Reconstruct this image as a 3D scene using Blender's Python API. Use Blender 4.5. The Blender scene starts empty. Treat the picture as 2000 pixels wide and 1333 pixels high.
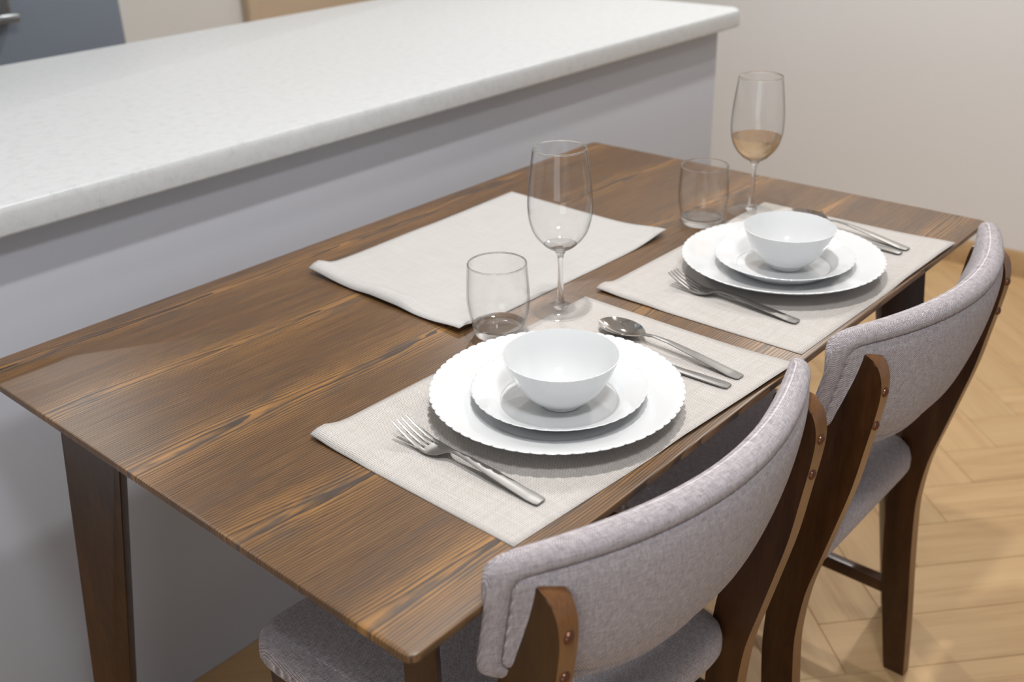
import bpy, bmesh, math, random
from mathutils import Vector, Matrix
random.seed(7)
S = bpy.context.scene
COL = S.collection
PI = math.pi
T = 0.75            # height of the table top above the floor

# ------------------------------------------------------------------ camera
cam_d = bpy.data.cameras.new('camera'); cam = bpy.data.objects.new('camera', cam_d); COL.objects.link(cam)
cam.location = (-0.3829, -1.2059, 0.5563 + T)
cam.rotation_euler = (1.1103, 0.0268, -0.8483)
cam_d.sensor_width = 36.0; cam_d.lens = 2034.5 / 2000 * 36.0
cam_d.clip_start = 0.02
cam_d.dof.use_dof = True; cam_d.dof.focus_distance = 1.12; cam_d.dof.aperture_fstop = 5.0
S.camera = cam

# ------------------------------------------------------------------ world, lights, exposure
w = bpy.data.worlds.new('world'); S.world = w; w.use_nodes = True
w.node_tree.nodes['Background'].inputs[0].default_value = (0.93, 0.95, 1.0, 1)
w.node_tree.nodes['Background'].inputs[1].default_value = 0.34
S.view_settings.view_transform = 'Standard'; S.view_settings.look = 'None'
S.view_settings.gamma = 1.0; S.view_settings.exposure = 0.07
S.view_settings.use_curve_mapping = False
CEIL = 2.45
LAMPS = [  # x, y, watts, colour
    (0.42, -0.60, 17.5, (1.0, 0.99, 0.985)),
    (-0.25, -1.38, 17.0, (0.95, 0.97, 1.0)),
    (0.30, 1.72, 10.0, (1.0, 0.99, 0.98)),
    (1.75, 0.62, 13.5, (1.0, 0.99, 0.98)),
    (2.35, -0.35, 17.0, (1.0, 0.975, 0.94)),
]
for (lx, ly, pw, lc) in LAMPS:
    ld = bpy.data.lights.new('downlight_lamp', 'AREA'); ld.shape = 'DISK'; ld.size = 0.30 if ly < -1.3 else 0.075
    ld.energy = pw; ld.color = lc
    lo = bpy.data.objects.new('downlight_lamp', ld); COL.objects.link(lo)
    lo.location = (lx, ly, CEIL - 0.012)

wd = bpy.data.lights.new('side_fill', 'AREA'); wd.shape = 'RECTANGLE'; wd.size = 1.5; wd.size_y = 1.5  # added soft side fill for the wall under the table, no window modelled
wd.energy = 17.0; wd.color = (0.86, 0.93, 1.0)
wo = bpy.data.objects.new('side_fill', wd); COL.objects.link(wo)
wo.location = (-2.9, -2.3, 0.95); wo.rotation_euler = Vector((2.9, 2.2, -0.25)).to_track_quat('-Z', 'Y').to_euler()

# ------------------------------------------------------------------ helpers
def mesh_obj(name, verts, faces, mat=None, parent=None, smooth=False, uvs=None):
    me = bpy.data.meshes.new(name)
    me.from_pydata([tuple(v) for v in verts], [], [tuple(f) for f in faces])
    me.update()
    if uvs is not None:
        ul = me.uv_layers.new(name='UVMap')
        for lp in me.loops:
            ul.data[lp.index].uv = uvs[lp.vertex_index]
    if smooth:
        for p_ in me.polygons: p_.use_smooth = True
    if mat: me.materials.append(mat)
    o = bpy.data.objects.new(name, me); COL.objects.link(o)
    if parent: o.parent = parent
    return o

def from_bm(name, bm, mat=None, parent=None, smooth=False):
    bmesh.ops.recalc_face_normals(bm, faces=bm.faces)
    me = bpy.data.meshes.new(name); bm.to_mesh(me); bm.free()
    if smooth:
        for p_ in me.polygons: p_.use_smooth = True
    if mat: me.materials.append(mat)
    o = bpy.data.objects.new(name, me); COL.objects.link(o)
    if parent: o.parent = parent
    return o

def fix_normals(o):
    bm = bmesh.new(); bm.from_mesh(o.data)
    bmesh.ops.recalc_face_normals(bm, faces=bm.faces)
    bm.to_mesh(o.data); bm.free()
    return o

def auto_smooth(o, deg=35):
    bm = bmesh.new(); bm.from_mesh(o.data)
    for f in bm.faces: f.smooth = True
    for e in bm.edges:
        if len(e.link_faces) == 2 and e.calc_face_angle(0) > math.radians(deg): e.smooth = False
    bm.to_mesh(o.data); bm.free()
    return o

def bevel_all(bm, r, seg=2, edges=None):
    bmesh.ops.bevel(bm, geom=(edges if edges is not None else bm.edges[:]), offset=r, segments=seg, profile=0.5, affect='EDGES')

def box(name, lo, hi, mat, parent=None, r=0.0, seg=2):
    bm = bmesh.new()
    bmesh.ops.create_cube(bm, size=1)
    for v in bm.verts:
        v.co = Vector([(lo[i] + hi[i]) / 2 + v.co[i] * (hi[i] - lo[i]) for i in range(3)])
    if r > 0: bevel_all(bm, r, seg)
    o = from_bm(name, bm, mat, parent)
    return auto_smooth(o, 50) if r > 0 else o

def lathe(name, prof, n, mat, parent=None, loc=(0, 0, 0), mod=None, closed=True, smooth_deg=50):
    """revolve closed profile [(r,z)...]; mod(r,z,ang)->(r,z)"""
    verts, faces = [], []
    m = len(prof)
    ring = []
    for (r, z) in prof:
        if r < 1e-6:
            ring.append([len(verts)]); verts.append((0, 0, z))
        else:
            ids = []
            for k in range(n):
                a = 2 * PI * k / n
                rr, zz = mod(r, z, a) if mod else (r, z)
                ids.append(len(verts)); verts.append((rr * math.cos(a), rr * math.sin(a), zz))
            ring.append(ids)
    rng = range(m if closed else m - 1)
    for i in rng:
        A, B = ring[i], ring[(i + 1) % m]
        if len(A) == 1 and len(B) == 1: continue
        for k in range(n):
            k2 = (k + 1) % n
            if len(A) == 1: faces.append((A[0], B[k], B[k2]))
            elif len(B) == 1: faces.append((A[k], B[0], A[k2]))
            else: faces.append((A[k], B[k], B[k2], A[k2]))
    o = mesh_obj(name, verts, faces, mat, parent)
    o.location = loc
    fix_normals(o); auto_smooth(o, smooth_deg)
    return o

def smooth_prof(pts, n=6):
    """Catmull-Rom through profile points"""
    out = []
    P = [pts[0]] + list(pts) + [pts[-1]]
    for i in range(1, len(P) - 2):
        p0, p1, p2, p3 = P[i - 1], P[i], P[i + 1], P[i + 2]
        for k in range(n):
            t = k / n
            out.append(tuple(0.5 * (2 * p1[j] + (p2[j] - p0[j]) * t + (2 * p0[j] - 5 * p1[j] + 4 * p2[j] - p3[j]) * t * t
                             + (-p0[j] + 3 * p1[j] - 3 * p2[j] + p3[j]) * t ** 3) for j in range(2)))
    out.append(tuple(pts[-1]))
    return out

def fillet(poly, radii, seg=8):
    out = []; n = len(poly)
    for i in range(n):
        p = Vector(poly[i]); a = Vector(poly[i - 1]); b = Vector(poly[(i + 1) % n]); r = radii[i]
        if r <= 0: out.append(tuple(p)); continue
        d1 = (a - p).normalized(); d2 = (b - p).normalized()
        ang = d1.angle(d2); t = r / math.tan(ang / 2)
        t = min(t, (a - p).length * 0.49, (b - p).length * 0.49)
        for k in range(seg + 1):
            s = k / seg
            q = (p + d1 * t) * (1 - s) ** 2 + p * 2 * s * (1 - s) + (p + d2 * t) * s ** 2
            out.append(tuple(q))
    return out

def resample(poly, n):
    P = [Vector(p) for p in poly]; P.append(P[0])
    L = [0]
    for i in range(1, len(P)): L.append(L[-1] + (P[i] - P[i - 1]).length)
    out = []; j = 0
    for k in range(n):
        d = L[-1] * k / n
        while L[j + 1] < d: j += 1
        s = (d - L[j]) / max(L[j + 1] - L[j], 1e-9)
        out.append(P[j].lerp(P[j + 1], s))
    return out

def pad(name, outline, rings, fmap, mat, parent=None, mt=72, ms=26, centre_w=None, uvf=None, corners=None):
    """shell from rings [(inset, w)] over a closed 2-D outline with four corners; both end rings are closed by a grid.
       fmap(u,v,w)->xyz.  centre_w=(w0,w1): height of the centre for the first/last ring"""
    P = [Vector(p) for p in outline]
    area = sum(P[i].x * P[(i + 1) % len(P)].y - P[(i + 1) % len(P)].x * P[i].y for i in range(len(P)))
    if area < 0: P.reverse()
    P = resample(P, 1200)
    us = [p.x for p in P]; vs = [p.y for p in P]
    bx = corners or [(min(us), min(vs)), (max(us), min(vs)), (max(us), max(vs)), (min(us), max(vs))]
    ci = [min(range(len(P)), key=lambda k: (P[k] - Vector(c_)).length) for c_ in bx]      # counter-clockwise
    O = []
    for a in range(4):
        i0, i1 = ci[a], ci[(a + 1) % 4]
        if i1 <= i0: i1 += len(P)
        m = mt if a in (0, 2) else ms
        for k in range(m):
            x = i0 + (i1 - i0) * k / m; fl_ = int(x); O.append(P[fl_ % len(P)].lerp(P[(fl_ + 1) % len(P)], x - fl_))
    n = len(O); N = []
    for i in range(n):
        t = (O[(i + 1) % n] - O[i - 1]).normalized(); N.append(Vector((-t.y, t.x)))
    verts, uvs, faces = [], [], []
    def addv(q, w_):
        verts.append(fmap(q.x, q.y, w_)); uvs.append(uvf(q.x, q.y, w_) if uvf else (q.x, q.y)); return len(verts) - 1
    R = [[addv(O[k] + N[k] * i0, w_) for k in range(n)] for (i0, w_) in rings]
    for i in range(len(R) - 1):
        for k in range(n): faces.append((R[i][k], R[i][(k + 1) % n], R[i + 1][(k + 1) % n], R[i + 1][k]))
    for (idx, cw) in ((0, 0), (-1, 1)):
        i0, w_ = rings[idx]; wc = centre_w[cw] if centre_w else w_
        B = [O[k] + N[k] * i0 for k in range(n)]
        bot = lambda i: B[i]
        rgt = lambda j: B[mt + j]
        top = lambda i: B[mt + ms + (mt - i)]
        lft = lambda j: B[(2 * mt + ms + (ms - j)) % n]
        ids = {}
        for j in range(ms + 1):
            for i in range(mt + 1):
                if j == 0: ids[i, j] = R[idx][i]
                elif i == mt: ids[i, j] = R[idx][mt + j]
                elif j == ms: ids[i, j] = R[idx][mt + ms + (mt - i)]
                elif i == 0: ids[i, j] = R[idx][(2 * mt + ms + (ms - j)) % n]
                else:
                    a, b = i / mt, j / ms
                    q = bot(i) * (1 - b) + top(i) * b + lft(j) * (1 - a) + rgt(j) * a \
                        - (B[0] * (1 - a) * (1 - b) + B[mt] * a * (1 - b) + B[mt + ms] * a * b + B[2 * mt + ms] * (1 - a) * b)
                    g = (1 - (2 * a - 1) ** 6) * (1 - (2 * b - 1) ** 2)
                    ids[i, j] = addv(q, w_ + (wc - w_) * g)
        for j in range(ms):
            for i in range(mt): faces.append((ids[i, j], ids[i + 1, j], ids[i + 1, j + 1], ids[i, j + 1]))
    o = mesh_obj(name, verts, faces, mat, parent, uvs=uvs)
    fix_normals(o); auto_smooth(o, 60)
    return o

def extrude_poly(name, poly, h0, h1, fmap, mat, parent=None, bev=0.0, seg=2, deg=40):
    """prism of polygon (u,v) from h0 to h1 mapped by fmap(u,v,h)"""
    bm = bmesh.new()
    A = [bm.verts.new(fmap(u, v, h0)) for (u, v) in poly]
    B = [bm.verts.new(fmap(u, v, h1)) for (u, v) in poly]
    n = len(poly)
    fa = bm.faces.new(A); fb = bm.faces.new(B[::-1])
    for i in range(n): bm.faces.new((A[i], B[i], B[(i + 1) % n], A[(i + 1) % n]))
    if bev > 0:
        es = list(set(list(fa.edges) + list(fb.edges)))
        bevel_all(bm, bev, seg, es)
    o = from_bm(name, bm, mat, parent)
    return auto_smooth(o, deg)

def thing(name, label, cat, loc=(0, 0, 0), rz=0, group=None):
    o = bpy.data.objects.new(name, None); COL.objects.link(o)
    o.empty_display_size = 0.05
    o.location = loc; o.rotation_euler = (0, 0, rz); tag(o, label, cat, group)
    return o
def tag(o, label, cat, group=None):
    o['label'] = label; o['category'] = cat
    if group: o['group'] = group
    return o
def struct(o, label=None):
    o['kind'] = 'structure'
    if label: o['label'] = label
    return o
def copy_tree(o, parent=None):
    c = o.copy(); COL.objects.link(c); c.parent = parent
    for ch in list(o.children): copy_tree(ch, c)
    return c

# ------------------------------------------------------------------ materials
class NT:
    def __init__(self, name):
        self.m = bpy.data.materials.new(name); self.m.use_nodes = True
        self.t = self.m.node_tree; self.n = self.t.nodes; self.l = self.t.links
        self.b = self.n['Principled BSDF']
    def node(self, typ, **kw):
        x = self.n.new(typ)
        for k, v in kw.items(): setattr(x, k, v)
        return x
    def put(self, sock, val):
        if isinstance(val, (int, float)): sock.default_value = val
        elif isinstance(val, (tuple, list)): sock.default_value = val
        else: self.l.new(val, sock)
    def math(self, op, a, b=None, c=None, clamp=False):
        x = self.node('ShaderNodeMath', operation=op, use_clamp=clamp); self.put(x.inputs[0], a)
        if b is not None: self.put(x.inputs[1], b)
        if c is not None: self.put(x.inputs[2], c)
        return x.outputs[0]
    def coord(self, kind='Object'):
        return self.node('ShaderNodeTexCoord').outputs[kind]
    def mapping(self, vec, scale=(1, 1, 1), rot=(0, 0, 0), loc=(0, 0, 0)):
        x = self.node('ShaderNodeMapping'); self.l.new(vec, x.inputs[0])
        x.inputs['Scale'].default_value = scale; x.inputs['Rotation'].default_value = rot; x.inputs['Location'].default_value = loc
        return x.outputs[0]
    def noise(self, vec, scale=1, detail=3, rough=0.5, dist=0.0):
        x = self.node('ShaderNodeTexNoise'); self.l.new(vec, x.inputs['Vector'])
        x.inputs['Scale'].default_value = scale; x.inputs['Detail'].default_value = detail
        x.inputs['Roughness'].default_value = rough; x.inputs['Distortion'].default_value = dist
        return x.outputs['Fac']
    def ramp(self, fac, stops):
        x = self.node('ShaderNodeValToRGB'); self.put(x.inputs[0], fac)
        e = x.color_ramp.elements
        while len(e) < len(stops): e.new(0.5)
        for i, (p_, c_) in enumerate(stops): e[i].position = p_; e[i].color = tuple(c_) + (1,)
        return x.outputs[0]
    def mix(self, f, a, b):
        x = self.node('ShaderNodeMix', data_type='RGBA'); self.put(x.inputs[0], f)
        self.put(x.inputs[6], a if not isinstance(a, tuple) else tuple(a) + (1,)); self.put(x.inputs[7], b if not isinstance(b, tuple) else tuple(b) + (1,))
        return x.outputs[2]
    def bump(self, h, strength=0.3, dist=0.001):
        x = self.node('ShaderNodeBump'); self.l.new(h, x.inputs['Height'])
        x.inputs['Strength'].default_value = strength; x.inputs['Distance'].default_value = dist
        self.l.new(x.outputs[0], self.b.inputs['Normal'])
    def sep(self, vec):
        x = self.node('ShaderNodeSeparateXYZ'); self.l.new(vec, x.inputs[0]); return x.outputs
    def comb(self, x_, y_, z_):
        x = self.node('ShaderNodeCombineXYZ'); self.put(x.inputs[0], x_); self.put(x.inputs[1], y_); self.put(x.inputs[2], z_); return x.outputs[0]
    def base(self, c): self.put(self.b.inputs['Base Color'], c if not (isinstance(c, tuple) and len(c) == 3) else c + (1,))
    def set(self, **kw):
        for k, v in kw.items(): self.put(self.b.inputs[k.replace('_', ' ')], v)

def plain(name, c, rough=0.5, noise_amt=0.03, nscale=6, spec=0.5, bump=0.0, bscale=200):
    t = NT(name); co = t.coord('Object')
    f = t.noise(co, nscale, 3)
    t.base(t.mix(f, tuple(x * (1 - noise_amt) for x in c), tuple(min(1, x * (1 + noise_amt)) for x in c)))
    t.set(Roughness=rough, Specular_IOR_Level=spec)
    if bump: t.bump(t.noise(co, bscale, 2), bump, 0.0006)
    return t.m

M_island = plain('painted_island_wall', (0.47, 0.485, 0.53), 0.55, 0.015, 3, 0.3, 0.12, 350)
M_wall = plain('greige_wall_paint', (0.72, 0.715, 0.71), 0.8, 0.012, 2, 0.2, 0.08, 300)
M_kwall = plain('beige_wall_paint', (0.80, 0.785, 0.75), 0.7, 0.012, 2)
M_ceil = plain('ceiling_paint', (0.75, 0.75, 0.75), 0.9)
M_grey = plain('blue_grey_lacquer', (0.20, 0.235, 0.285), 0.38, 0.03, 2)
M_doorw = None
M_steel_k = plain('brushed_steel_handle', (0.45, 0.48, 0.50), 0.3); M_steel_k.node_tree.nodes['Principled BSDF'].inputs['Metallic'].default_value = 1

# counter: pale speckled laminate
t = NT('speckled_white_laminate'); co = t.coord('Object')
n1 = t.noise(co, 60, 4, 0.6); n2 = t.noise(t.mapping(co, (1, 1, 1)), 420, 2, 0.6)
f = t.math('ADD', t.math('MULTIPLY', n1, 0.6), t.math('MULTIPLY', n2, 0.4))
t.base(t.ramp(f, [(0.34, (0.51, 0.525, 0.53)), (0.48, (0.58, 0.595, 0.60)), (0.70, (0.615, 0.63, 0.635))]))
t.set(Roughness=0.42, Specular_IOR_Level=0.4); M_counter = t.m

# oak floor plank
def oak(name, tint=1.0):
    t = NT(name); co = t.coord('Object')
    oi = t.node('ShaderNodeObjectInfo').outputs['Random']
    off = t.comb(t.math('MULTIPLY', oi, 37.0), t.math('MULTIPLY', oi, 91.0), 0.0)
    va = t.node('ShaderNodeVectorMath', operation='ADD'); t.l.new(co, va.inputs[0]); t.l.new(off, va.inputs[1])
    g = t.noise(t.mapping(va.outputs[0], (2.2, 26, 26)), 1.0, 5, 0.55, 0.6)
    g2 = t.noise(t.mapping(va.outputs[0], (9, 260, 260)), 1.0, 3, 0.6)
    f = t.math('ADD', t.math('MULTIPLY', g, 0.7), t.math('MULTIPLY', g2, 0.3))
    c = t.ramp(f, [(0.30, (0.36 * tint, 0.215 * tint, 0.100 * tint)), (0.47, (0.46 * tint, 0.295 * tint, 0.142 * tint)), (0.66, (0.51 * tint, 0.345 * tint, 0.178 * tint))])
    hsv = t.node('ShaderNodeHueSaturation'); t.l.new(c, hsv.inputs['Color'])
    t.put(hsv.inputs['Value'], t.math('ADD', 0.95, t.math('MULTIPLY', oi, 0.10)))
    t.base(hsv.outputs[0]); t.set(Roughness=0.42, Specular_IOR_Level=0.4)
    t.bump(g2, 0.12, 0.0006)
    return t.m
M_oak = oak('oak_plank', 1.14); M_oak2 = oak('oak_trim', 0.9); M_kdoor = plain('pale_oak_door', (0.64, 0.50, 0.35), 0.5, 0.08, 3)

# dark stained wood for legs
def dark_wood(name, a, b, axis=(14, 14, 1.6), rough=0.32):
    t = NT(name); co = t.coord('Object')
    g = t.noise(t.mapping(co, axis), 1.6, 5, 0.6, 0.5)
    g2 = t.noise(t.mapping(co, tuple(x * 14 for x in axis)), 1.6, 2, 0.6)
    t.base(t.ramp(t.math('ADD', t.math('MULTIPLY', g, 0.7), t.math('MULTIPLY', g2, 0.3)), [(0.32, a), (0.66, b)]))
    t.set(Roughness=rough, Specular_IOR_Level=0.5, Coat_Weight=0.1, Coat_Roughness=0.2)
    t.bump(g2, 0.05, 0.0004)
    return t.m
M_dark = dark_wood('dark_walnut_stain', (0.020, 0.0065, 0.0018), (0.070, 0.026, 0.0065))
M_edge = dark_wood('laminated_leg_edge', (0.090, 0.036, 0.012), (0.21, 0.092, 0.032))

# table top: cathedral grained ash, brown stain; grain along X
t = NT('brown_ash_veneer'); co = t.coord('Object'); sx, sy, sz = t.sep(co)
wn = t.noise(t.mapping(co, (1.0, 1.3, 1.0)), 1.5, 2, 0.45)
wn2 = t.noise(t.mapping(co, (3.5, 22, 5)), 1.0, 4, 0.6)
PW = 0.165
yy = t.math('ADD', sy, t.math('MULTIPLY', t.math('SUBTRACT', wn, 0.5), 0.10))
sh = t.math('ADD', yy, 0.115)
pidx = t.math('FLOOR', t.math('DIVIDE', sh, PW))
loc = t.math('SUBTRACT', t.math('SUBTRACT', sh, t.math('MULTIPLY', pidx, PW)), PW * 0.5)
wh = t.node('ShaderNodeTexWhiteNoise', noise_dimensions='1D'); t.l.new(pidx, wh.inputs['W']); rnd = wh.outputs['Value']
q = t.math('DIVIDE', loc, 0.0135)
q2 = t.math('MULTIPLY', t.math('SQRT', t.math('ADD', t.math('MULTIPLY', q, q), 0.9)), 4.2)
f = t.math('ADD', t.math('ADD', q2, t.math('MULTIPLY', sx, 4.5)), t.math('ADD', t.math('MULTIPLY', rnd, 9.0), t.math('MULTIPLY', wn2, 3.2)))
fr = t.math('FRACT', f)                                                                      # saw tooth: sharp dark late wood fading into light
near = t.math('SUBTRACT', 1.0, t.math('MULTIPLY', t.math('ABSOLUTE', q), 0.36), clamp=True)  # 1 in the middle of a cathedral
fib = t.noise(t.mapping(co, (7, 520, 60)), 1.0, 3, 0.65)
fib2 = t.noise(t.mapping(co, (22, 1300, 60)), 1.0, 2, 0.6)
blot = t.noise(t.mapping(co, (2.2, 9, 3)), 1.3, 3, 0.6)
fleck = t.noise(t.mapping(co, (9, 46, 9)), 1.0, 3, 0.7)
saw = t.math('POWER', fr, 2.2)
lines = t.math('ADD', t.math('MULTIPLY', t.math('MULTIPLY', saw, t.math('ADD', 0.25, t.math('MULTIPLY', fleck, 1.3))), 0.42), t.math('ADD', t.math('MULTIPLY', fib, 0.62), t.math('MULTIPLY', fib2, 0.22)))
light = t.mix(near, (0.215, 0.114, 0.046), (0.39, 0.195, 0.058))
light = t.mix(t.math('MULTIPLY', t.math('SUBTRACT', blot, 0.38), 2.2, clamp=True), light, (0.145, 0.078, 0.036))
darkc = t.mix(near, (0.050, 0.029, 0.017), (0.055, 0.038, 0.027))
cc = t.mix(t.ramp(lines, [(0.40, (0, 0, 0)), (0.68, (1, 1, 1))]), light, darkc)
cc = t.mix(t.math('MULTIPLY', t.math('MULTIPLY', t.math('SUBTRACT', fleck, 0.52), 7.0, clamp=True), t.math('ADD', 0.22, t.math('MULTIPLY', near, 0.65))), cc, (0.070, 0.055, 0.046))
t.base(cc); t.set(Roughness=t.math('ADD', 0.30, t.math('MULTIPLY', lines, 0.12)), Specular_IOR_Level=0.42)
t.bump(t.math('SUBTRACT', 1.0, lines), 0.22, 0.0004); M_top = t.m

# woven fabrics on UV (metres)
def weave(name, ca, cb, cdark, pitch, bump=0.6, rough=0.9, vary=0.5, holes=0.0, streak=(220, 40), dots=False):
    t = NT(name); uv = t.coord('UV'); u, v, _ = t.sep(uv)
    U = t.math('SINE', t.math('MULTIPLY', u, 2 * PI / pitch)); V = t.math('SINE', t.math('MULTIPLY', v, 2 * PI / pitch))
    pr = t.math('MULTIPLY', U, V)
    n1 = t.noise(t.mapping(uv, (streak[0], streak[1], 1)), 1.0, 3, 0.7); n2 = t.noise(t.mapping(uv, (streak[1], streak[0], 1)), 1.0, 3, 0.7)
    k = t.math('ADD', t.math('MULTIPLY', n1, 0.5), t.math('MULTIPLY', n2, 0.5))
    c = t.mix(t.ramp(k, [(0.5 - vary * 0.28, (0, 0, 0)), (0.5 + vary * 0.28, (1, 1, 1))]), ca, cb)
    if dots:      # open weave: a square grid of little holes
        pr = t.math('MULTIPLY', t.math('ADD', t.math('MULTIPLY', U, 0.5), 0.5), t.math('ADD', t.math('MULTIPLY', V, 0.5), 0.5))
        hole = t.ramp(pr, [(0.36, (0, 0, 0)), (0.66, (holes, holes, holes))])
    else:
        hole = t.ramp(t.math('ADD', t.math('MULTIPLY', pr, 0.5), 0.5), [(0.55, (0, 0, 0)), (0.85, (holes, holes, holes))])
    t.base(t.mix(hole, c, cdark)); t.set(Roughness=rough, Specular_IOR_Level=0.25)
    t.set(Sheen_Weight=0.15)
    t.bump(t.math('SUBTRACT', 1.0, pr), bump, pitch * 0.35)
    return t.m
M_fab = weave('heather_grey_upholstery', (0.39, 0.335, 0.36), (1.0, 0.93, 0.955), (0.19, 0.155, 0.172), 0.0023, 1.0, 0.92, 0.6, 0.8, (520, 95))
M_mat = weave('woven_vinyl_placemat', (0.50, 0.465, 0.43), (0.72, 0.695, 0.665), (0.11, 0.078, 0.05), 0.0021, 0.4, 0.62, 0.8, 0.95, (420, 16), True)
M_mat3 = weave('linen_placemat', (0.46, 0.445, 0.425), (0.60, 0.585, 0.565), (0.34, 0.315, 0.285), 0.0017, 0.25, 0.7, 0.8, 0.25, (420, 16))
M_groove = plain('fabric_piping', (0.20, 0.175, 0.18), 0.9)

# china
t = NT('white_opal_glass'); t.base((0.70, 0.71, 0.715)); t.set(Roughness=0.10, Specular_IOR_Level=0.5, Subsurface_Weight=0.15, Subsurface_Scale=0.004)
t.set(Subsurface_Radius=(1.0, 1.0, 1.0)); co = t.coord('Object'); t.bump(t.noise(co, 30, 2), 0.02, 0.001); M_china = t.m

# stainless steel
t = NT('stainless_steel'); t.base((0.28, 0.272, 0.26)); co = t.coord('Object')
t.set(Metallic=1.0, Roughness=t.math('ADD', 0.30, t.math('MULTIPLY', t.noise(t.mapping(co, (300, 14, 300)), 1, 2), 0.16))); M_steel = t.m
t = NT('polished_steel'); t.base((0.60, 0.58, 0.56)); co = t.coord('Object')
t.set(Metallic=1.0, Roughness=t.math('ADD', 0.06, t.math('MULTIPLY', t.noise(co, 60, 2), 0.05))); M_polish = t.m
t = NT('bronze_screw'); t.base((0.16, 0.075, 0.05)); co = t.coord('Object')
t.set(Metallic=0.85, Roughness=t.math('ADD', 0.25, t.math('MULTIPLY', t.noise(co, 400, 2), 0.1))); M_screw = t.m

# thin blown glass (wall too thin to bend light) and solid glass
def thin_glass(name, tint):
    t = NT(name); t.n.remove(t.b)
    fr = t.node('ShaderNodeFresnel'); fr.inputs[0].default_value = 1.52
    lw = t.node('ShaderNodeLayerWeight'); lw.inputs[0].default_value = 0.5
    tr = t.node('ShaderNodeBsdfTransparent'); gl = t.node('ShaderNodeBsdfGlossy'); gl.inputs['Roughness'].default_value = 0.02
    fac = t.math('POWER', lw.outputs['Facing'], 7.0)
    t.l.new(t.mix(fac, (0.995, 0.995, 0.995), tint), tr.inputs[0])
    mx = t.node('ShaderNodeMixShader')
    gf = t.node('ShaderNodeNewGeometry')
    t.l.new(t.math('MULTIPLY', fr.outputs[0], t.math('SUBTRACT', 1.0, gf.outputs['Backfacing'])), mx.inputs[0])
    t.l.new(tr.outputs[0], mx.inputs[1]); t.l.new(gl.outputs[0], mx.inputs[2])
    t.l.new(mx.outputs[0], t.n['Material Output'].inputs[0]); return t.m
M_thin = thin_glass('blown_glass', (0.22, 0.24, 0.25))
def solid_glass(name, c, ior=1.5, rough=0.0, clear=0.22):
    t = NT(name); t.base(c); t.set(Transmission_Weight=1.0, Roughness=rough, IOR=ior)
    tr = t.node('ShaderNodeBsdfTransparent'); tr.inputs[0].default_value = tuple(c) + (1,)
    mx = t.node('ShaderNodeMixShader'); mx.inputs[0].default_value = clear
    t.l.new(t.b.outputs[0], mx.inputs[1]); t.l.new(tr.outputs[0], mx.inputs[2]); t.l.new(mx.outputs[0], t.n['Material Output'].inputs[0])
    return t.m
M_glass = solid_glass('solid_glass', (0.985, 0.99, 0.99))
M_wine = solid_glass('pale_amber_wine', (0.93, 0.76, 0.55), 1.34, 0.0, 0.4)

# ------------------------------------------------------------------ room
WALLX, KY, IY = 2.90, 2.30, 0.12
fl = struct(box('floor', (-3.2, -3.2, -0.06), (WALLX + 0.2, KY + 0.2, -0.004), M_oak2))
wl = struct(box('wall_right', (WALLX, -3.2, 0), (WALLX + 0.15, KY + 0.15, CEIL), M_wall))
wk = struct(box('wall_back', (-3.2, KY, 0), (WALLX, KY + 0.15, CEIL), M_kwall))
ce = struct(box('ceiling', (-3.2, -3.2, CEIL), (WALLX + 0.15, KY + 0.15, CEIL + 0.1), M_ceil))
# baseboard of oak along the right wall
prof = [(0, 0), (-0.014, 0), (-0.014, 0.070), (-0.008, 0.080), (0, 0.080)]
bb = extrude_poly('baseboard_right', prof, -3.2, KY, lambda u, v, h: (WALLX + u, h, v), M_oak2); struct(bb)

# herringbone oak planks, each one a piece of the floor
PWD, PL = 0.125, 0.625
plank_mesh = None
bm = bmesh.new(); bmesh.ops.create_cube(bm, size=1)
for v in bm.verts: v.co = Vector((v.co.x * (PL - 0.0008), v.co.y * (PWD - 0.0008), v.co.z * 0.010))
tope = [e for e in bm.edges if all(v.co.z > 0 for v in e.verts)]
bevel_all(bm, 0.0007, 1, tope)
src = from_bm('plank', bm, M_oak); plank_mesh = src.data
bpy.data.objects.remove(src)
def put_plank(cx, cy, ang):
    o = bpy.data.objects.new('plank', plank_mesh); COL.objects.link(o); o.parent = fl
    o.location = (cx, cy, -0.005); o.rotation_euler = (0, 0, ang)
HB = math.radians(-41.5); OX, OY = 1.497, -0.693
nP = 0
ca, sa = math.cos(HB), math.sin(HB)
for i in range(-40, 41):
    for j in range(-12, 13):
        # herringbone lattice in plank units: L = 5W
        for kind in (0, 1):
            bx = i * PWD + j * (PL + 0) * 1.0
            by = i * PWD - j * PL * 1.0
            if kind == 0: lx, ly, a = bx + PL / 2, by + PWD / 2, 0.0
            else: lx, ly, a = bx + PWD / 2, by + PWD + PL / 2, PI / 2
            X = OX + lx * ca - ly * sa; Y = OY + lx * sa + ly * ca
            if -0.9 < X < WALLX + 0.1 and -2.3 < Y < 0.25:
                put_plank(X, Y, HB + a); nP += 1
print('planks', nP)

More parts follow.
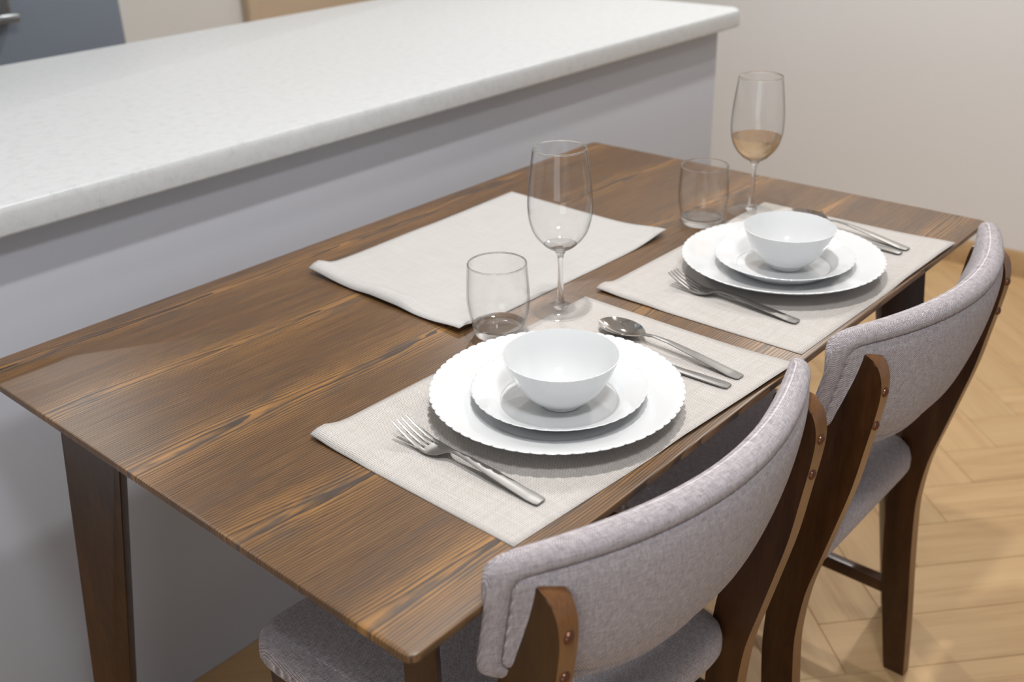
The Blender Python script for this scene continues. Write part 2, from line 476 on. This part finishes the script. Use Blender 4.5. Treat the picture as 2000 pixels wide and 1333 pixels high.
# peninsula: painted wall and worktop
isl = box('peninsula_base', (-1.6, IY, 0.0), (1.845, 0.93, 0.86), M_island, r=0.002)
tag(isl, 'painted pale grey peninsula body under the white worktop', 'counter base')
pl = fillet([(-1.6, 0.087), (1.908, 0.087), (1.908, 0.978), (-1.6, 0.978)], [0, 0.035, 0.02, 0])
bm = bmesh.new()
A = [bm.verts.new((x, y, 0.86)) for x, y in pl]; B = [bm.verts.new((x, y, 0.90)) for x, y in pl]
bm.faces.new(A); bm.faces.new(B[::-1]); n = len(pl)
for i in range(n): bm.faces.new((A[i], B[i], B[(i + 1) % n], A[(i + 1) % n]))
te = [e for e in bm.edges if abs(e.verts[0].co.z - e.verts[1].co.z) < 1e-6 and e.verts[0].co.z > 0.89]
be = [e for e in bm.edges if abs(e.verts[0].co.z - e.verts[1].co.z) < 1e-6 and e.verts[0].co.z < 0.87]
bmesh.ops.bevel(bm, geom=te, offset=0.011, segments=5, profile=0.5, affect='EDGES')
be = [e for e in bm.edges if abs(e.verts[0].co.z - 0.86) < 1e-5 and abs(e.verts[1].co.z - 0.86) < 1e-5]
bmesh.ops.bevel(bm, geom=be, offset=0.005, segments=3, profile=0.5, affect='EDGES')
wt = auto_smooth(from_bm('worktop', bm, M_counter), 40)
tag(wt, 'long pale speckled worktop with rounded edge on the peninsula', 'worktop')

# kitchen side, far behind the worktop
cab = thing('tall_cabinet', 'tall blue-grey cabinet behind the white worktop, steel handle at its left', 'cabinet', (0.70, 1.98, 0))
box('body', (-0.60, -0.255, 0.08), (0.497, 0.30, 2.10), M_grey, cab, 0.003)
box('plinth', (-0.60, -0.22, 0.0), (0.497, 0.28, 0.078), M_grey, cab)
box('door', (-0.597, -0.277, 0.085), (0.495, -0.257, 2.09), M_grey, cab, 0.003)
hd = box('handle', (0.130, -0.330, 0.893), (0.163, -0.312, 1.60), M_steel_k, cab, 0.004)
box('handle_foot', (0.08, -0.335, 0.876), (0.180, -0.277, 0.898), M_steel_k, cab, 0.004)
# wooden door on the back wall
d = struct(box('door_1', (2.06, KY - 0.035, 0.01), (2.80, KY - 0.002, 2.08), M_kdoor, None, 0.002))
for (a, b) in (((2.012, KY - 0.05, 0), (2.058, KY - 0.001, 2.13)), ((2.802, KY - 0.05, 0), (2.85, KY - 0.001, 2.13))):
    box('door_frame', a, b, M_kdoor, d, 0.002)
box('door_frame', (2.06, KY - 0.05, 2.085), (2.80, KY - 0.001, 2.13), M_kdoor, d, 0.002)

# ------------------------------------------------------------------ table
tb = thing('dining_table', 'dark brown wooden dining table with thin top and slab legs, set for two', 'table', (0, 0, 0))
TL, TW = 1.2026, 0.7476
def rrect(ins, r): return fillet([(ins, -TW + ins), (TL - ins, -TW + ins), (TL - ins, -ins), (ins, -ins)], [r] * 4, 6)
levels = [(0.0022, T, 0.010), (0.0006, T - 0.0007, 0.0115), (0.0, T - 0.0022, 0.012), (0.0, T - 0.0075, 0.012), (0.0012, T - 0.009, 0.011), (0.045, T - 0.022, 0.006)]
verts = []; faces = []; K = None
for (ins, z, r) in levels:
    P = rrect(ins, r); K = len(P)
    verts += [(x, y, z) for x, y in P]
for i in range(len(levels) - 1):
    for k in range(K):
        faces.append((i * K + k, i * K + (k + 1) % K, (i + 1) * K + (k + 1) % K, (i + 1) * K + k))
faces.append(tuple(range(K))); faces.append(tuple(range((len(levels) - 1) * K, len(levels) * K))[::-1])
o = mesh_obj('tabletop', verts, faces, M_top, tb); fix_normals(o); auto_smooth(o, 30)
R2 = math.sqrt(2)
legp = fillet([(0.095, T - 0.0215), (0.167, T - 0.0215), (0.059, 0.0), (0.021, 0.0)], [0, 0, 0.004, 0.004], 5)
for (cx, cy, dx, dy) in ((0, 0, 1, -1), (TL, -TW, -1, 1), (0, -TW, 1, 1), (TL, 0, -1, -1)):
    px, py = -dy, dx
    extrude_poly('leg', legp, -0.0145, 0.0145,
                 lambda u, v, h, cx=cx, cy=cy, dx=dx, dy=dy, px=px, py=py: (cx + (u * dx + h * px) / R2, cy + (u * dy + h * py) / R2, v), M_dark, tb, 0.002)

# ------------------------------------------------------------------ chairs
def make_chair(loc, rz, label):
    r = thing('dining_chair', label, 'chair', loc, rz, 'upholstered dining chairs at the table')
    # seat cushion
    so = fillet([(-0.188, -0.205), (0.188, -0.205), (0.222, 0.225), (-0.222, 0.225)], [0.055, 0.055, 0.05, 0.05], 10)
    def fs(u, v, w_): return (u, v, w_)
    pad('seat', so, [(0.016, 0.408), (0.004, 0.411), (0.0, 0.420), (0.0, 0.432), (0.003, 0.443), (0.010, 0.451), (0.022, 0.457)], fs, M_fab, r,
        centre_w=(0.408, 0.468), uvf=lambda u, v, w_: (u, v + w_))
    # frame under the seat
    fo = [(-0.165, -0.150), (0.165, -0.150), (0.190, 0.190), (-0.190, 0.190)]
    fr_ = []
    for k in range(4):
        a = Vector(fo[k]); b = Vector(fo[(k + 1) % 4]); d_ = (b - a).normalized(); nn = Vector((-d_.y, d_.x))
        a = a + d_ * 0.021 if k in (1, 3) else a; b = b - d_ * 0.021 if k in (1, 3) else b
        poly = [tuple(a), tuple(b), tuple(b + nn * 0.02), tuple(a + nn * 0.02)]
        extrude_poly('seat_rail', poly, 0.372, 0.4075, lambda u, v, h: (u, v, h), M_dark, r, 0.0015)
    # rear legs, cut from bent slab: profile in y,z
    back = [(-0.240, 0.0), (-0.230, 0.118), (-0.220, 0.22), (-0.2125, 0.316), (-0.2125, 0.36), (-0.2185, 0.42), (-0.231, 0.476), (-0.247, 0.545), (-0.259, 0.60),
            (-0.268, 0.66), (-0.2745, 0.705), (-0.2765, 0.732), (-0.2735, 0.752), (-0.266, 0.766), (-0.254, 0.774)]
    front = [(-0.226, 0.7735), (-0.222, 0.757), (-0.214, 0.70), (-0.200, 0.62), (-0.187, 0.545), (-0.176, 0.475), (-0.170, 0.42), (-0.168, 0.36), (-0.168, 0.30), (-0.176, 0.20), (-0.190, 0.10), (-0.205, 0.0)]
    pf = smooth_prof(back, 3) + smooth_prof(front, 3)
    for s in (-1, 1):
        c = s * 0.197
        lg = extrude_poly('rear_leg', pf, c - 0.0115, c + 0.0115, lambda u, v, h: (h, u, v), M_dark, r, 0.0022, 2, 25)
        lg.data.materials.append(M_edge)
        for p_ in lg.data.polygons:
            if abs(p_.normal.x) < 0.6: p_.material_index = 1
        for zz, yv in ((0.730, -0.2764), (0.685, -0.2717)):
            sc = lathe('screw', smooth_prof([(0, 0.0042), (0.003, 0.0037), (0.0052, 0.0022), (0.0060, 0.0)], 3) + [(0.0060, -0.003), (0, -0.003)], 20, M_screw, lg)
            sc.rotation_euler = (PI / 2, 0, 0); sc.location = (c, yv + 0.0003, zz)
        # front legs
        fp = [(0.0, 0.0), (0.0, 0.0)]
        bm = bmesh.new(); bmesh.ops.create_cube(bm, size=1)
        for v in bm.verts:
            top = v.co.z > 0
            wd = 0.036 if top else 0.024
            v.co = Vector((s * 0.188 + v.co.x * wd, 0.182 + v.co.y * wd, 0.4075 if top else 0.0))
        bevel_all(bm, 0.003, 2)
        auto_smooth(from_bm('front_leg', bm, M_dark, r), 40)
        # side stretcher
        box('stretcher', (s * 0.197 - 0.009, -0.185, 0.148), (s * 0.197 + 0.009, 0.176, 0.172), M_dark, r, 0.002)
    # backrest: outline across u (x) and up v (z)
    bo = [(-0.239, 0.800), (0.239, 0.800), (0.230, 0.665)] + [(u, 0.588 + 0.055 * (abs(u) / 0.20) ** 2.4) for u in (0.205, 0.17, 0.13, 0.09, 0.045, 0.0, -0.045, -0.09, -0.13, -0.17, -0.205)] + [(-0.230, 0.665)]
    rad = [0.032, 0.032, 0.040, 0.03] + [0] * 9 + [0.03, 0.040]
    bo = fillet(bo, rad, 6)
    def fb(u, v, w_):
        tp = 0.25 + 0.55 * max(0.0, min(1.0, (0.785 - v) / 0.035))
        wk_ = 0.001 + (w_ - 0.001) * (1 - tp * (u / 0.240) ** 4) if w_ > 0.001 else w_
        return (u, -0.305 + 1.22 * u * u - 0.27 * (v - 0.795) + wk_, v + 0.2 * wk_)
    uvb = lambda u, v, w_: (u * 1.05, v + w_ * 0.8)
    pad('backrest_cushion', bo, [(0.022, 0.0080), (0.0180, 0.0060), (0.0160, 0.0008), (0.0140, -0.0010), (0.0085, -0.0006), (0.0040, 0.0022), (0.0010, 0.0070), (0.0, 0.013), (0.001, 0.020), (0.004, 0.0255), (0.010, 0.0285), (0.018, 0.0300)],
        fb, M_fab, r, centre_w=(0.0080, 0.037), uvf=uvb)
    pad('back_panel', bo, [(0.022, 0.0070), (0.0178, 0.0050), (0.0164, 0.0006), (0.0172, -0.0018), (0.0200, -0.0032), (0.0220, -0.0038)],
        fb, M_fab, r, centre_w=(0.0070, -0.0165), uvf=uvb)
    return r
ch1 = make_chair((0.320, -0.5425, 0), -0.044, 'mauve-grey upholstered chair with dark legs, nearest the camera')
ch2 = copy_tree(ch1); ch2.location = (0.837, -0.560, 0); ch2.rotation_euler = (0, 0, 0.0)
ch2['label'] = 'mauve-grey upholstered chair farther away, at the right-hand place setting'

# ------------------------------------------------------------------ placemats
def placemat(c, h, mat, label, curls=(), group='woven rectangular placemats on the table', wav=0.0005):
    """c: four corners (lb, lf, rf, rb) xy on the table; h: corner lifts"""
    nx, ny = 46, 32; L, B = 0.45, 0.30; verts, uvs, faces = [], [], []
    o0 = Vector(((c[0][0] + c[2][0]) / 2, (c[0][1] + c[2][1]) / 2, T))
    for j in range(ny + 1):
        for i in range(nx + 1):
            a, b = i / nx, j / ny
            x = (c[0][0] * (1 - a) + c[3][0] * a) * (1 - b) + (c[1][0] * (1 - a) + c[2][0] * a) * b
            y = (c[0][1] * (1 - a) + c[3][1] * a) * (1 - b) + (c[1][1] * (1 - a) + c[2][1] * a) * b
            z = 0.0009 + wav * (1 + math.sin(a * 7 + b * 3) * math.sin(b * 5 + a * 2)) * 0.5
            for (ca_, cb_, hh, rr) in h:
                dd = math.hypot((a - ca_) * L, (b - cb_) * B)
                z += hh * math.exp(-(dd / rr) ** 2)
            for (side, hh, rr, off, lo, hi_) in curls:
                dist = {'b': b * B, 'f': (1 - b) * B, 'l': a * L, 'r': (1 - a) * L}[side]
                s = a if side in 'bf' else b
                win = max(0.0, min(1.0, (s - lo) / 0.15)) * max(0.0, min(1.0, (hi_ - s) / 0.15))
                z += hh * math.exp(-((dist - off) / rr) ** 2) * win * win * (3 - 2 * win)
            verts.append((x - o0.x, y - o0.y, z)); uvs.append((a * L, b * B))
    W_ = nx + 1
    for j in range(ny):
        for i in range(nx):
            faces.append((j * W_ + i, (j + 1) * W_ + i, (j + 1) * W_ + i + 1, j * W_ + i + 1))
    o = mesh_obj('placemat', verts, faces, mat, None, True, uvs); o.location = o0
    m = o.modifiers.new('thick', 'SOLIDIFY'); m.thickness = 0.0009; m.offset = -1
    tag(o, label, 'placemat', group)
    return o
placemat([(0.152, -0.440), (0.150, -0.718), (0.597, -0.747), (0.605, -0.443)], [(0.02, 0.0, 0.004, 0.03), (1, 1, 0.004, 0.05)], M_mat,
         'grey-beige woven placemat under the plates nearest the camera', curls=[('l', 0.0045, 0.014, 0.016, -0.3, 0.35), ('b', 0.0025, 0.012, 0.012, 0.03, 0.5), ('f', 0.003, 0.02, 0.0, 0.4, 1.0)])
placemat([(0.629, -0.442), (0.629, -0.739), (1.074, -0.747), (1.077, -0.441)], [(0, 0, 0.003, 0.03), (1, 1, 0.003, 0.05)], M_mat,
         'grey-beige woven placemat under the plates at the far right setting', curls=[('l', 0.0045, 0.014, 0.016, -0.3, 0.4), ('f', 0.003, 0.02, 0.0, 0.5, 1.0)])
placemat([(0.431, -0.090), (0.421, -0.392), (0.858, -0.399), (0.873, -0.078)], [(0, 0, 0.006, 0.05), (0, 1, 0.006, 0.04), (1, 1, 0.009, 0.05)], M_mat3,
         'empty pale placemat with curled corner, lying beside the peninsula', curls=[('l', 0.0085, 0.016, 0.018, -0.4, 0.75), ('l', 0.004, 0.02, 0.012, 0.3, 1.4), ('b', 0.0025, 0.02, 0.02, 0.05, 0.6)])

# ------------------------------------------------------------------ plates and bowls
NS = 63
def scallop(rim, start, amp_r, amp_z, n=NS):
    def mod(r, z, a):
        k = max(0.0, min(1.0, (r - start) / (rim - start))); k = k * k
        s = abs(math.cos(a * n / 2)); s = 1 - (1 - s) ** 2 * 1.0
        return r + amp_r * k * (s - 0.8) * 1.0, z + amp_z * k * (s - 0.6)
    return mod
NSEG = NS * 8
def dish(name, top, und, mat, mod, loc, label, cat, group, n=NSEG):
    p_ = smooth_prof(top, 4) + smooth_prof(und, 4)
    o = lathe(name, p_, n, mat, None, loc, mod, True, 60)
    tag(o, label, cat, group); return o
def setting(px, py, bx, by, where):
    dish('dinner_plate', [(0, 0.0040), (0.070, 0.0040), (0.082, 0.0056), (0.094, 0.0105), (0.112, 0.0170), (0.128, 0.0225), (0.1332, 0.0240)],
         [(0.1342, 0.0232), (0.128, 0.0192), (0.112, 0.0135), (0.095, 0.0068), (0.084, 0.0012), (0.080, 0.0), (0.077, 0.0012), (0, 0.0012)],
         M_china, scallop(0.134, 0.118, 0.0021, 0.0006), (px, py, T + 0.0025), 'large white scalloped dinner plate, bottom of the stack on the ' + where, 'plate', 'large dinner plates')
    dish('side_plate', [(0, 0.0035), (0.055, 0.0035), (0.063, 0.0055), (0.070, 0.0100), (0.080, 0.0158), (0.0915, 0.0212)],
         [(0.0925, 0.0204), (0.080, 0.0128), (0.070, 0.0066), (0.062, 0.0012), (0.058, 0.0), (0.055, 0.0010), (0, 0.0010)],
         M_china, scallop(0.0925, 0.080, 0.0012, 0.0003, 45), (px + 0.0005, py - 0.003, T + 0.0066), 'smaller white side plate between bowl and dinner plate on the ' + where, 'plate', 'small side plates', 45 * 8)
    dish('cereal_bowl', [(0, 0.0050), (0.018, 0.0056), (0.030, 0.0105), (0.0415, 0.0220), (0.0495, 0.0355), (0.0550, 0.0475), (0.0595, 0.0565)],
         [(0.0604, 0.0560), (0.0568, 0.0465), (0.0515, 0.0340), (0.0435, 0.0200), (0.0325, 0.0088), (0.0235, 0.0040), (0.0225, 0.0), (0.0205, 0.0), (0.0195, 0.0022), (0, 0.0025)],
         M_china, scallop(0.0604, 0.0575, 0.0007, 0.0003, 45), (bx, by, T + 0.0109), 'small white bowl on top of the plates on the ' + where, 'bowl', 'small white bowls', 45 * 8)
setting(0.360, -0.5945, 0.3575, -0.603, 'near placemat')
setting(0.836, -0.6000, 0.8365, -0.607, 'far right placemat')

# ------------------------------------------------------------------ glasses
def prof_shell(outer, th, n=6):
    """outer profile bottom->top ; returns outer up then inner down (open ring)"""
    P = smooth_prof(outer, n); Q = []
    for i, p_ in enumerate(P):
        a = Vector(P[max(0, i - 1)]); b = Vector(P[min(len(P) - 1, i + 1)]); t_ = (b - a).normalized()
        nn = Vector((-t_.y, t_.x)); q_ = Vector(p_) + nn * th
        Q.append((max(q_.x, 0.0), q_.y))
    return P, Q
BOWL = [(0.0062, 0.083), (0.0140, 0.0865), (0.0245, 0.0945), (0.0335, 0.107), (0.0385, 0.123), (0.0398, 0.139), (0.0389, 0.160), (0.0362, 0.185), (0.0326, 0.211)]
def wine_glass(loc, label, wine=False):
    r = thing('wine_glass', label, 'glass', loc, 0, 'stemmed wine glasses')
    P, Q = prof_shell(BOWL, 0.0011)
    rim = [(P[-1][0] - 0.0001, P[-1][1] + 0.0005), (Q[-1][0] + 0.0001, P[-1][1] + 0.0005)]
    bowl = lathe('bowl', P + rim + Q[::-1], 72, M_thin, r, closed=False)
    lathe('rim', [(0.0327, 0.2108), (0.03225, 0.2120), (0.0314, 0.2118), (0.0312, 0.2105), (0.0317, 0.2096)], 72, M_glass, r)
    # bottom of the bowl, stem and foot are solid glass
    lathe('foot', smooth_prof([(0.0, 0.0), (0.030, 0.0), (0.0345, 0.0008), (0.0345, 0.0016), (0.022, 0.0032), (0.0105, 0.0056), (0.0, 0.0075)], 4), 72, M_thin, r, closed=False)
    foot = smooth_prof([(0, 0.0030), (0.006, 0.0035), (0.0095, 0.0062), (0.0062, 0.0105), (0.0045, 0.020), (0.0036, 0.036), (0.0032, 0.055), (0.0034, 0.068),
                        (0.0048, 0.0765), (0.0088, 0.0826), (0.0160, 0.0868), (0.0205, 0.0905)], 4)
    top = smooth_prof([(0.0195, 0.0908), (0.0145, 0.0882), (0.008, 0.0864), (0.0, 0.0858)], 4)
    lathe('stem', foot + top, 60, M_glass, r, closed=False)
    if wine:
        zs = 0.1215
        inn = [q_ for q_ in Q if 0.0915 < q_[1] < zs]
        pr = [(0, 0.0866), (0.012, 0.0880)] + [(x - 0.0002, z) for x, z in inn]
        rr = pr[-1][0] + 0.0004
        pr += [(rr, zs), (0, zs)]
        lathe('wine', pr, 60, M_wine, r, closed=False)['label'] = 'a little pale amber wine'
    return r
wine_glass((0.549, -0.447, T + 0.0022), 'empty clear wine glass standing behind the near plates')
wine_glass((1.019, -0.449, T + 0.0022), 'clear wine glass with a little amber wine, far right', True)
def tumbler(loc, label):
    r = thing('tumbler', label, 'glass', loc, 0, 'short clear tumblers')
    out = [(0.0325, 0.012), (0.0358, 0.026), (0.0378, 0.042), (0.0378, 0.056), (0.0368, 0.074), (0.0357, 0.090)]
    P, Q = prof_shell(out, 0.0016)
    lathe('body', P + Q[::-1], 80, M_thin, r, closed=False)
    lathe('rim', [(0.0358, 0.0896), (0.0355, 0.0910), (0.0346, 0.0912), (0.0339, 0.0905), (0.0341, 0.0893)], 80, M_glass, r)
    b = smooth_prof([(0, 0.0012), (0.024, 0.0006), (0.0285, 0.0), (0.0305, 0.0025), (0.0325, 0.0118)], 4) + smooth_prof([(0.0309, 0.0125), (0.028, 0.0105), (0.018, 0.0090), (0, 0.0084)], 4)
    lathe('thick_base', b, 80, M_glass, r, closed=False)
    return r
tumbler((0.4527, -0.4290, T + 0.0032), 'short clear tumbler left of the near wine glass')
tumbler((0.938, -0.4110, T + 0.0004), 'short clear tumbler behind the far dinner plate')

# ------------------------------------------------------------------ cutlery (local: handle end at y=0, tip towards +y)
def ribbon(bm, rows, th):
    """rows: list of (y, xl, xr, z, crown) -> closed strip of thickness th"""
    prev = None
    NSX = 4
    for (y, xl, xr, z, cr) in rows:
        topr, botr = [], []
        for k in range(NSX + 1):
            s = k / NSX; x = xl + (xr - xl) * s; e = (2 * s - 1)
            zt = z + cr * (1 - e * e); e2 = abs(e) ** 3
            topr.append(bm.verts.new((x, y, zt + th / 2 * (1 - 0.5 * e2)))); botr.append(bm.verts.new((x, y, zt - th / 2 * (1 - 0.5 * e2))))
        ring = topr + botr[::-1]
        if prev:
            m = len(ring)
            for k in range(m): bm.faces.new((prev[k], prev[(k + 1) % m], ring[(k + 1) % m], ring[k]))
        else: bm.faces.new(ring[::-1])
        prev = ring
    bm.faces.new(prev)
def interp(tab, y):
    for i in range(len(tab) - 1):
        if tab[i][0] <= y <= tab[i + 1][0]:
            s = (y - tab[i][0]) / (tab[i + 1][0] - tab[i][0])
            return [tab[i][j] + (tab[i + 1][j] - tab[i][j]) * s for j in range(1, len(tab[i]))]
    return list(tab[-1][1:]) if y > tab[-1][0] else list(tab[0][1:])
# table: y, half width, z
HND = [(0, 0.0055, 0.0022), (0.002, 0.0068, 0.0022), (0.012, 0.0072, 0.0026), (0.06, 0.0058, 0.0075), (0.090, 0.0040, 0.0105), (0.110, 0.0026, 0.0108), (0.122, 0.0034, 0.0085)]
def cutlery_rows(tab, y0, y1, step=0.003, crown=0.00008):
    n_ = max(2, int(round((y1 - y0) / step))); rows = []
    for k in range(n_ + 1):
        y = y0 + (y1 - y0) * k / n_; hw, z = interp(tab, y); rows.append((y, -hw, hw, z, crown))
    return rows
def make_fork(loc, rz, label):
    r = thing('fork', label, 'fork', loc, rz, 'steel forks')
    tab = HND[:-1] + [(0.117, 0.0036, 0.0098), (0.128, 0.0098, 0.0050), (0.139, 0.0122, 0.0030), (0.147, 0.0124, 0.0036)]
    bm = bmesh.new(); ribbon(bm, cutlery_rows(tab, 0, 0.147), 0.0019)
    auto_smooth(from_bm('handle', bm, M_steel, r), 45)
    for k in range(4):
        c = (k - 1.5) * 0.0064; rows = []
        for i in range(13):
            s = i / 12; y = 0.143 + s * 0.045
            hw = 0.00255 - 0.0005 * s - (0.0005 if i == 12 else 0); z = 0.0033 + 0.016 * s ** 1.5
            rows.append((y, c * (1 - 0.07 * s) - hw, c * (1 - 0.07 * s) + hw, z, 0.0))
        bm = bmesh.new(); ribbon(bm, rows, 0.0017); auto_smooth(from_bm('tine', bm, M_steel, r), 45)
    return r
def make_spoon(loc, rz, label):
    r = thing('spoon', label, 'spoon', loc, rz, 'steel spoons')
    tab = [(0, 0.0050, 0.0022), (0.002, 0.0068, 0.0022), (0.012, 0.0074, 0.0026), (0.06, 0.0060, 0.0085), (0.100, 0.0038, 0.0125), (0.122, 0.0026, 0.0125), (0.136, 0.0036, 0.0100), (0.142, 0.0045, 0.0086)]
    bm = bmesh.new(); ribbon(bm, cutlery_rows(tab, 0, 0.142), 0.002); auto_smooth(from_bm('handle', bm, M_steel, r), 45)
    # bowl: egg outline, dished
    verts, faces = [], []; NR, NA = 10, 48; yc, a_, b_ = 0.169, 0.0335, 0.0205
    for side in (0, 1):
        for i in range(NR + 1):
            q_ = i / NR
            for k in range(NA):
                an = 2 * PI * k / NA; yy_ = math.cos(an); xx_ = math.sin(an) * (1 + 0.10 * yy_) * (1 if yy_ > -0.3 else 1 - 0.35 * (-(yy_ + 0.3) / 0.7) ** 1.5)
                q = q_ if i else 0.001
                z = 0.0013 + 0.0088 * q ** 2.2 + (0 if side == 0 else -0.0011)
                verts.append((xx_ * b_ * q, yc + yy_ * a_ * q, z))
    def idx(s_, i, k): return s_ * (NR + 1) * NA + i * NA + k % NA
    for s_ in (0, 1):
        for i in range(NR):
            for k in range(NA): faces.append((idx(s_, i, k), idx(s_, i, k + 1), idx(s_, i + 1, k + 1), idx(s_, i + 1, k)))
        faces.append([idx(s_, 0, k) for k in range(NA)])
    for k in range(NA): faces.append((idx(0, NR, k), idx(0, NR, k + 1), idx(1, NR, k + 1), idx(1, NR, k)))
    o = mesh_obj('bowl', verts, faces, M_polish, r); fix_normals(o); auto_smooth(o, 40)
    return r
def make_knife(loc, rz, label):
    r = thing('knife', label, 'knife', loc, rz, 'steel table knives')
    tab = [(0, 0.0045, 0.0022), (0.002, 0.0060, 0.0022), (0.010, 0.0064, 0.0024), (0.085, 0.0048, 0.0028), (0.100, 0.0046, 0.0028)]
    bm = bmesh.new(); ribbon(bm, cutlery_rows(tab, 0, 0.100), 0.003); auto_smooth(from_bm('handle', bm, M_steel, r), 45)
    rows = []
    for i in range(26):
        s = i / 25; y = 0.098 + s * 0.115
        rt = 0.0062 * math.sqrt(max(0.02, 1 - max(0, (s - 0.75) / 0.25) ** 2)); lf = -0.0085 * min(1, s * 9 + 0.45) * math.sqrt(max(0.02, 1 - max(0, (s - 0.72) / 0.28) ** 2))
        rows.append((y, lf, rt, 0.0026, 0.0))
    bm = bmesh.new(); ribbon(bm, rows, 0.0012); auto_smooth(from_bm('blade', bm, M_polish, r), 45)
    return r
def rzv(p0, p1): return math.atan2(p1[1] - p0[1], p1[0] - p0[0]) - PI / 2
make_fork((0.2125, -0.697, T + 0.0015), rzv((0.2125, -0.697), (0.2150, -0.51)), 'steel fork left of the near dinner plate')
make_fork((0.6995, -0.697, T + 0.0015), rzv((0.6995, -0.697), (0.7085, -0.51)), 'steel fork left of the far dinner plate')
make_spoon((0.5325, -0.716, T + 0.0015), rzv((0.5325, -0.716), (0.545, -0.53)), 'steel spoon on the near placemat, right of the plate')
make_spoon((1.010, -0.7045, T + 0.0015), rzv((1.010, -0.7045), (1.043, -0.51)), 'steel spoon right of the far dinner plate')
make_knife((0.5065, -0.717, T + 0.0015), rzv((0.5065, -0.717), (0.5020, -0.60)), 'steel knife tucked beside the near dinner plate')
make_knife((0.990, -0.7030, T + 0.0015), rzv((0.990, -0.7030), (0.999, -0.60)), 'steel knife half hidden beside the far dinner plate')
